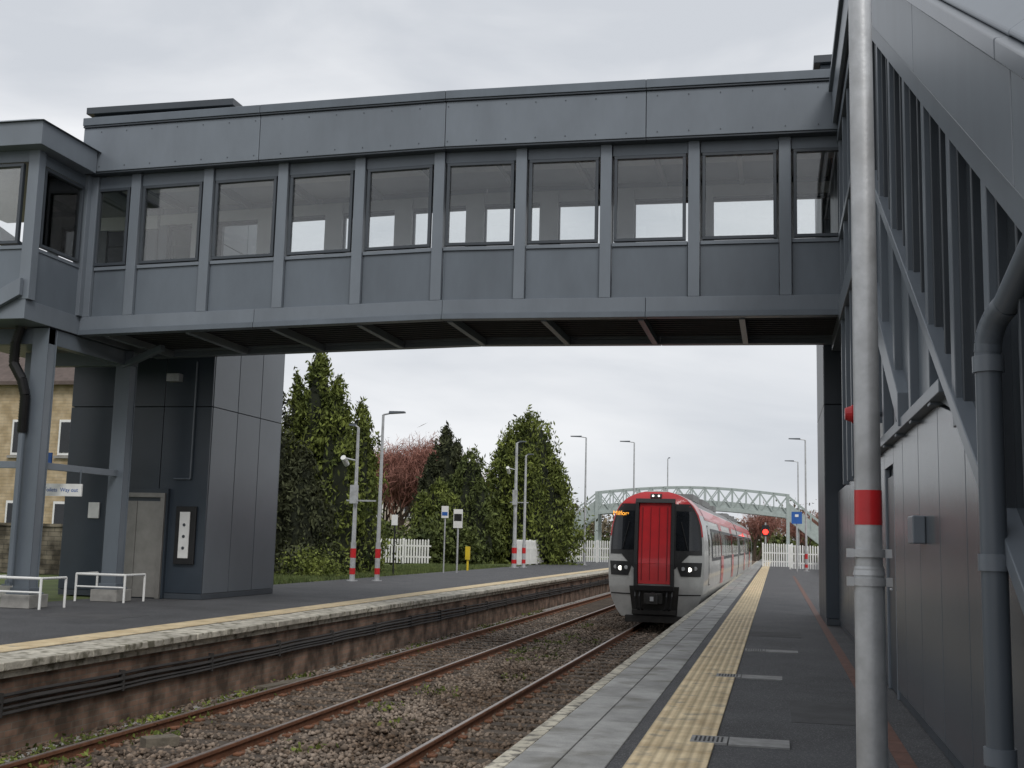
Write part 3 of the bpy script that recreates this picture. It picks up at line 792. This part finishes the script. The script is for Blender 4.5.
for s in(-1,1):
    for(xx,zz_,r,mm) in((.78,1.63,.055,GALV),(.95,1.61,.062,LAMPW),(1.10,1.64,.055,GALV)):
        yy=Ff(xx,zz_);b.cyl((s*xx,yy+.02,zz_),(s*xx,yy-.03,zz_),r,r,mm,14)
    b.beam((s*.9,Ff(.9,2.15)-.05,2.15),(s*.72,Ff(.72,2.9)-.05,2.9),.02,.03,BLACK)
b.build()
text('Milford H',(TX-.86,TY+Ff(.84,3.14)-.04,TZ+3.12),.17,AMBER,tr,name='display_text')
def car(y0,y1,idx):
    b=B('carriage_body',tr,xt,smooth=True)
    pr=[(z,wz(z)) for z in zs]
    ring=[(-w,z) for z,w in pr]+[(w,z) for z,w in reversed(pr[:-1])]
    n=len(ring)
    vs=[(x,y0,z) for x,z in ring]+[(x,y1,z) for x,z in ring]
    fl=[];fr=[];fk=[]
    for i in range(n-1):
        q=(i,i+1,n+i+1,n+i);zm=(ring[i][1]+ring[i+1][1])/2
        (fr if zm>3.3 else fk if zm<.62 else fl).append(q)
    b.add(vs,fl,TW);b.add(vs,fr,TRR);b.add(vs,fk,TD);b.add(vs,[tuple(range(n)),tuple(range(n,2*n))],TD)
    b.build()
    b=B('carriage_details',tr,xt)
    def sp(ya,yb,z0,z1,m,off,nz=4):
        for s in(-1,1):
            vs=[];fs=[]
            for r in range(nz+1):
                z=z0+(z1-z0)*r/nz;x=s*(wz(z)+off);vs+=[(x,ya,z),(x,yb,z)]
            for r in range(nz):fs.append((2*r,2*r+1,2*r+3,2*r+2))
            b.add(vs,fs,m)
    L=y1-y0
    d=[y0+L*.30,y0+L*.68]
    if idx==0:
        sp(y0+.1,y0+.75,1.15,2.85,TD,.006);sp(y0+.13,y0+.72,1.18,2.82,TW,.012);sp(y0+.24,y0+.6,2.0,2.6,DGLASS,.018)
    sp(y0+(1.5 if idx==0 else .4),y1-.4,1.82,2.78,BLACK,.008)
    k=y0+1.8
    while k<y1-1.8:
        if all(abs(k+.7-q-.8)>1.4 for q in d):sp(k,k+1.35,1.92,2.68,DGLASS,.018)
        k+=1.6
    for q in d:
        sp(q,q+1.6,1.02,3.0,TR,.022);sp(q+.15,q+.72,1.95,2.75,DGLASS,.032);sp(q+.88,q+1.45,1.95,2.75,DGLASS,.032)
    sp(y0+(.0 if idx==0 else .3),y1-.1,3.0,3.32,TR,.01)
    sp(y0+1.2,y1,.62,.8,TD,.01)
    for a,c in((.2,.32),(.4,.6),(.72,.8)):b.box(-.6,.6,y0+L*a,y0+L*c,3.7,3.92,TRR)
    for q in(y0+3.2,y1-4.2):
        for dy in(-1.2,1.2):
            for s in(-1,1):b.cyl((s*.68,q+dy,.42),(s*.80,q+dy,.42),.42,.42,RUST,20)
        b.box(-1.0,1.0,q-1.7,q+1.7,.3,.6,TD)
    b.box(-1.1,1.1,y0+6,y1-6.5,.22,.6,TD)
    b.build()
car(1.6,23,0);car(23.7,46.5,1)
b=B('inter_car_gangway',tr,xt);b.box(-1.0,1.0,23,23.7,.8,3.4,BLACK);b.build()

# ---------------------------------------------------------------- vegetation
def quads(C,size,rngv=rng,asp=.5,up=0):
    n=len(C)
    a=rngv.normal(size=(n,3));a[:,2]+=up*np.sign(rngv.normal(size=n)+2);a/=np.linalg.norm(a,axis=1,keepdims=True)
    t=rngv.normal(size=(n,3));bb=np.cross(a,t);bb/=np.linalg.norm(bb,axis=1,keepdims=True)
    s=size*rngv.uniform(.5,1.3,(n,1))
    u=a*s;v=bb*s*asp
    V=np.stack([C-u,C-v,C+u,C+v],1).reshape(-1,3)
    return V,np.arange(4*n).reshape(n,4)
def conifer(x,y,h,R,m,n=22000,nc=260,leaf=.15,sharp=1.0,name='conifer_tree',low=.62,spires=4):
    e=empty(name)
    b=B('trunk',e);b.cyl((x,y,-.1),(x,y,h*.85),.2,.03,BARK,8)
    for k in range(14):
        z=h*(.1+.055*k);t=random.uniform(0,6.28);r=R*(1-z/h)*.8;b.cyl((x,y,z),(x+r*math.cos(t),y+r*math.sin(t),z+.3),.05,.01,BARK,5)
    b.build()
    def prof(t):return np.clip((1-t)**(.75*sharp),0,1)*np.clip(low+t*3.2,0,1)
    lead=[(x,y,h,R)]
    for k in range(spires):
        q=random.uniform(0,6.28);o=R*random.uniform(.3,.55);lead.append((x+o*math.cos(q),y+o*math.sin(q),h*random.uniform(.68,.93),R*random.uniform(.5,.68)))
    Cs=[];hs=[]
    for(lx,ly,lh,lR) in lead:
        k=int(nc*(lR/R)*(.9 if lR<R else 1))
        t=rng.uniform(.0,1,k)**.95*.995;th=rng.uniform(0,6.283,k)
        lump=1+.16*np.sin(3*th+lx)+.12*np.sin(5*th+9*t)
        r=lR*prof(t)*lump*rng.uniform(.62,1.15,k)
        Cs.append(np.stack([lx+r*np.cos(th),ly+r*np.sin(th),lh*t],-1));hs.append(t)
    C=np.concatenate(Cs);tt_=np.concatenate(hs);k=rng.integers(0,len(C),n)
    off=rng.normal(size=(n,3))*np.array([.12,.12,.32])*(R/1.8)**.7*(1.2-.7*tt_[k])[:,None]
    Pp=C[k]+off;Pp[:,2]=np.maximum(Pp[:,2],.02)
    V,F=quads(Pp,leaf,asp=.36,up=1.0);npmesh('foliage',V,F,[m],e)
    b=B('dark_filler_core',e)  # added lumpy core, no branches: blocks see-through, crown's inner shade put into its colour
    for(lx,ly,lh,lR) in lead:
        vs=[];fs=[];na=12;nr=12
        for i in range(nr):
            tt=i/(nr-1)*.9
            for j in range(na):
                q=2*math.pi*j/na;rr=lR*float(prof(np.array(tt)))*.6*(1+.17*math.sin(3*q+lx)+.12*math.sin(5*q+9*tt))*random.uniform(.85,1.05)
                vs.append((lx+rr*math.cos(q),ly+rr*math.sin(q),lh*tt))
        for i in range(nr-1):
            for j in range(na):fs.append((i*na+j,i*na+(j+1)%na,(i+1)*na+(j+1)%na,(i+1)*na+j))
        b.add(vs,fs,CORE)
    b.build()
conifer(-19.5,41,8.5,2.1,LF_DK,18000,sharp=.95,leaf=.12)
conifer(-18.1,43.5,8.7,2.1,LF_BR,27000,320,sharp=.9,low=.8,leaf=.115)
conifer(-16.7,44.8,6.9,1.5,LF_BR,14000,sharp=.9,low=.8,leaf=.115)
conifer(-17.9,41.5,4.8,1.5,LF_DK,8000,sharp=.8,leaf=.11)
conifer(-21.8,42,7.8,2.0,LF_DK,9000,sharp=.9,leaf=.13)
conifer(-20.9,72,8.6,2.2,LF_DK,11000,leaf=.16,sharp=.9,spires=2)
conifer(-18.6,70,6.9,2.2,LF_MD,13000,leaf=.15,sharp=.7)
conifer(-15.5,73,9.5,3.7,LF_BR,36000,420,leaf=.16,sharp=.7,spires=6)
conifer(-19.8,67,4.8,1.8,LF_BR,9000,leaf=.14,sharp=.7)

def hedge(name,x0,x1,y0,y1,h,m,n,leaf=.15,nc=120):
    e=empty(name)
    C=np.stack([rng.uniform(x0,x1,nc),rng.uniform(y0,y1,nc),h*rng.uniform(.1,1,nc)],-1);C[:,2]*=(.75+.25*np.sin(C[:,0]*1.3+C[:,1]*.7))
    k=rng.integers(0,nc,n);Pp=C[k]+rng.normal(size=(n,3))*.34;Pp[:,2]=np.abs(Pp[:,2])
    V,F=quads(Pp,leaf);npmesh('foliage',V,F,[m],e)
hedge('hedge',-24,-17,62,65,2.2,LF_MD,12000)
hedge('hedge',-33,-21,63,66,2.2,LF_DK,9000,nc=200)
hedge('shrub',-17.0,-15.0,38,40,.5,LF_BR,2500,.07,30)
hedge('shrub',-22,-16.5,38,44,.8,LF_DK,9000,.10,160)
def dist(name,x0,x1,y,h,m,n,nc=200,spread=.8,leaf=.26):
    C=np.stack([rng.uniform(x0,x1,nc),y+rng.uniform(-6,6,nc),h*rng.uniform(0,1,nc)**.7],-1)
    C[:,2]*=.55+.45*np.abs(np.sin(C[:,0]*.21+1)*np.cos(C[:,0]*.13))
    k=rng.integers(0,nc,n);Pp=C[k]+rng.normal(size=(n,3))*spread;Pp[:,2]=np.abs(Pp[:,2])
    V,F=quads(Pp,leaf);npmesh(name,V,F,[m])
dist('distant_scrub',-60,30,150,5.6,LF_BN,36000,700,.8)
dist('distant_trees',-110,-20,120,5,LF_MD,18000,400,leaf=.35)
dist('distant_bushes',-25,12,125,2.2,LF_MD,10000,220,.6)

def bare(x,y,h,name='bare_tree',m=TWIG,seed=1,lv=6,tw=0):
    rnd=random.Random(seed);e=empty(name);b=B('branches',e);tips=[]
    def br(p,d,L,r,lev):
        q=p+d*L;b.cyl(p,q,r,r*.65,BARK if lev<2 else m,5 if lev<3 else 3,False)
        if lev>=lv-2:tips.append(q)
        if lev>=lv:return
        for k in range(3 if lev<5 else 4):
            nd=(d+Vector((rnd.uniform(-1,1),rnd.uniform(-1,1),rnd.uniform(-.25,.6)))*.72).normalized()
            br(p.lerp(q,rnd.uniform(.55,1)),nd,L*rnd.uniform(.66,.84),max(r*.6,.012),lev+1)
    for s in range(3):
        br(Vector((x+rnd.uniform(-.3,.3),y,0)),Vector((rnd.uniform(-.3,.3),rnd.uniform(-.3,.3),1)).normalized(),h*.24,.14,0)
    b.build()
    if tw:
        T=np.array([tuple(t) for t in tips]);k=rng.integers(0,len(T),tw)
        V,F=quads(T[k]+rng.normal(size=(tw,3))*.35,.42,asp=.045,up=1.0);npmesh('twigs',V,F,[m],e)
bare(-25.4,76,11.5,seed=3,lv=5,tw=12000);bare(-23.4,78,12,seed=5,lv=5,tw=12000);bare(-27.4,78,10.5,seed=9,lv=5,tw=9000);bare(-2,118,7,seed=11,lv=5,tw=2500);bare(2.5,115,7,seed=12,lv=5,tw=2500)

def weeds(n,x0,x1,y0,y1,name):
    c=np.stack([rng.uniform(x0,x1,n),rng.uniform(y0,y1,n),np.full(n,-1.0)],-1)
    k=rng.integers(0,n,n*60);Pp=c[k]+rng.normal(size=(n*60,3))*np.array([.14,.22,.04]);Pp[:,2]=-.975+np.abs(Pp[:,2]+.99)
    V,F=quads(Pp,.036);npmesh(name,V,F,[LF_BR])
weeds(26,-7.9,-7.5,10,40,'weeds');weeds(20,-5.5,-4.2,10,34,'weeds');weeds(12,-7.8,-7.0,10.5,14,'weeds')
def tufts(n,x0,x1,y0,y1,name,h=.16):
    Pp=np.stack([rng.uniform(x0,x1,n),rng.uniform(y0,y1,n),np.full(n,-.03)],-1)
    d=rng.normal(size=(n,3))*.05;d[:,2]=rng.uniform(.4,1,n)*h
    w=rng.normal(size=(n,3))*.014;w[:,2]=0
    V=np.stack([Pp-w,Pp+w,Pp+d],1).reshape(-1,3);npmesh(name,V,np.arange(3*n).reshape(n,3),[GRASS])
tufts(40000,-19,-14.15,28,62,'grass_blades')

# ---------------------------------------------------------------- houses & wall
def house(name,x0,x1,y0,y1,h,rid,wallm,wins_):
    e=empty(name)
    b=B('walls',e);b.box(x0,x1,y0,y1,0,h,wallm)
    ym=(y0+y1)/2
    for xx in(x0,x1-.02):b.add([(xx,y0,h),(xx,y1,h),(xx,ym,rid),(xx+.02,y0,h),(xx+.02,y1,h),(xx+.02,ym,rid)],[(0,1,2),(3,4,5),(0,2,5,3),(1,2,5,4)],wallm)
    b.build()
    b=B('roof',e)
    b.hexa([(x0-.3,y0-.4,h-.15),(x1+.3,y0-.4,h-.15),(x1+.3,ym,rid),(x0-.3,ym,rid),(x0-.3,y0-.4,h),(x1+.3,y0-.4,h),(x1+.3,ym,rid+.15),(x0-.3,ym,rid+.15)],ROOFT)
    b.hexa([(x0-.3,ym,rid),(x1+.3,ym,rid),(x1+.3,y1+.4,h-.15),(x0-.3,y1+.4,h-.15),(x0-.3,ym,rid+.15),(x1+.3,ym,rid+.15),(x1+.3,y1+.4,h),(x0-.3,y1+.4,h)],ROOFT)
    b.box(x0+1.6,x0+2.6,ym-.4,ym+.4,rid-.5,rid+1.3,wallm)
    b.build()
    b=B('windows',e)
    for(a,z) in wins_:
        b.box(a-.55,a+.55,y0-.05,y0-.01,z-.7,z+.7,WHITE);b.box(a-.46,a-.03,y0-.07,y0-.05,z-.6,z+.6,DGLASS);b.box(a+.03,a+.46,y0-.07,y0-.05,z-.6,z+.6,DGLASS)
        b.box(a-.65,a+.65,y0-.12,y0-.01,z-.82,z-.72,CONC)
    for z in(1.6,4.6):
        for yy in(y0+2,y0+5.5):
            b.box(x1+.01,x1+.05,yy-.5,yy+.5,z-.7,z+.7,WHITE);b.box(x1+.05,x1+.07,yy-.42,yy+.42,z-.6,z+.6,DGLASS)
    b.build()
house('stone_house',-42,-25.6,40,48,7.2,10.5,BUFF,[(-26.9,1.8),(-29,1.8),(-32,1.8),(-26.9,5),(-29,5),(-32,5)])
house('rendered_house',-42,-29.5,96,105,5.0,8.0,mat('render_wall',(.42,.36,.30),.8),[(-31,3.8),(-34,3.8),(-38,3.8)])
b=B('stone_boundary_wall');b.box(-40,-17.5,33,33.4,0,1.5,STONE);b.box(-40,-17.4,32.95,33.45,1.5,1.6,STONE);b.build()

# ---------------------------------------------------------------- sky + light
w=bpy.data.worlds.new('World');S.world=w;w.use_nodes=True
N=w.node_tree.nodes;L=w.node_tree.links
for n_ in list(N):N.remove(n_)
out=N.new('ShaderNodeOutputWorld')
sky=N.new('ShaderNodeTexSky');sky.sky_type='NISHITA';sky.sun_disc=False;sky.sun_elevation=math.radians(44);sky.sun_rotation=math.radians(150)
bg=N.new('ShaderNodeBackground');bg.inputs['Strength'].default_value=.06;L.new(sky.outputs[0],bg.inputs['Color'])
tc=N.new('ShaderNodeTexCoord');mp=N.new('ShaderNodeMapping');mp.inputs['Scale'].default_value=(1,1,3.2);L.new(tc.outputs['Generated'],mp.inputs['Vector'])
nz=N.new('ShaderNodeTexNoise');nz.inputs['Scale'].default_value=2.6;nz.inputs['Detail'].default_value=6;nz.inputs['Roughness'].default_value=.5;nz.inputs['Distortion'].default_value=.4
L.new(mp.outputs[0],nz.inputs['Vector'])
r=N.new('ShaderNodeValToRGB');L.new(nz.outputs['Fac'],r.inputs['Fac'])
r.color_ramp.elements[0].position=.36;r.color_ramp.elements[1].position=.64
r.color_ramp.elements[0].color=(.53,.555,.595,1);r.color_ramp.elements[1].color=(.76,.77,.79,1)
bg2=N.new('ShaderNodeBackground');bg2.inputs['Strength'].default_value=1.24;L.new(r.outputs[0],bg2.inputs['Color'])
ms=N.new('ShaderNodeMixShader');ms.inputs[0].default_value=.94;L.new(bg.outputs[0],ms.inputs[1]);L.new(bg2.outputs[0],ms.inputs[2])
L.new(ms.outputs[0],out.inputs['Surface'])
sd=bpy.data.lights.new('sun','SUN');sd.energy=1.5;sd.angle=math.radians(22);sd.color=(1,.97,.93)
so=bpy.data.objects.new('sun',sd);COL.objects.link(so)
so.rotation_euler=(math.radians(46),0,math.radians(30))

# ---------------------------------------------------------------- camera
f=1150;psi=math.radians(13.0);th=math.radians(7.72);ro=.025
fw=Vector((-math.sin(psi)*math.cos(th),math.cos(psi)*math.cos(th),math.sin(th)))
r0=Vector((math.cos(psi),math.sin(psi),0));u0=r0.cross(fw)
rt=r0*math.cos(ro)+u0*math.sin(ro);up=u0*math.cos(ro)-r0*math.sin(ro)
M=Matrix((rt,up,-fw)).transposed().to_4x4();M.translation=Vector((0,0,1.45))
cd=bpy.data.cameras.new('camera');cam=bpy.data.objects.new('camera',cd);COL.objects.link(cam)
cam.matrix_world=M;cd.sensor_width=36;cd.lens=36*f/1024;cd.clip_end=3000;cd.clip_start=.05
S.camera=cam
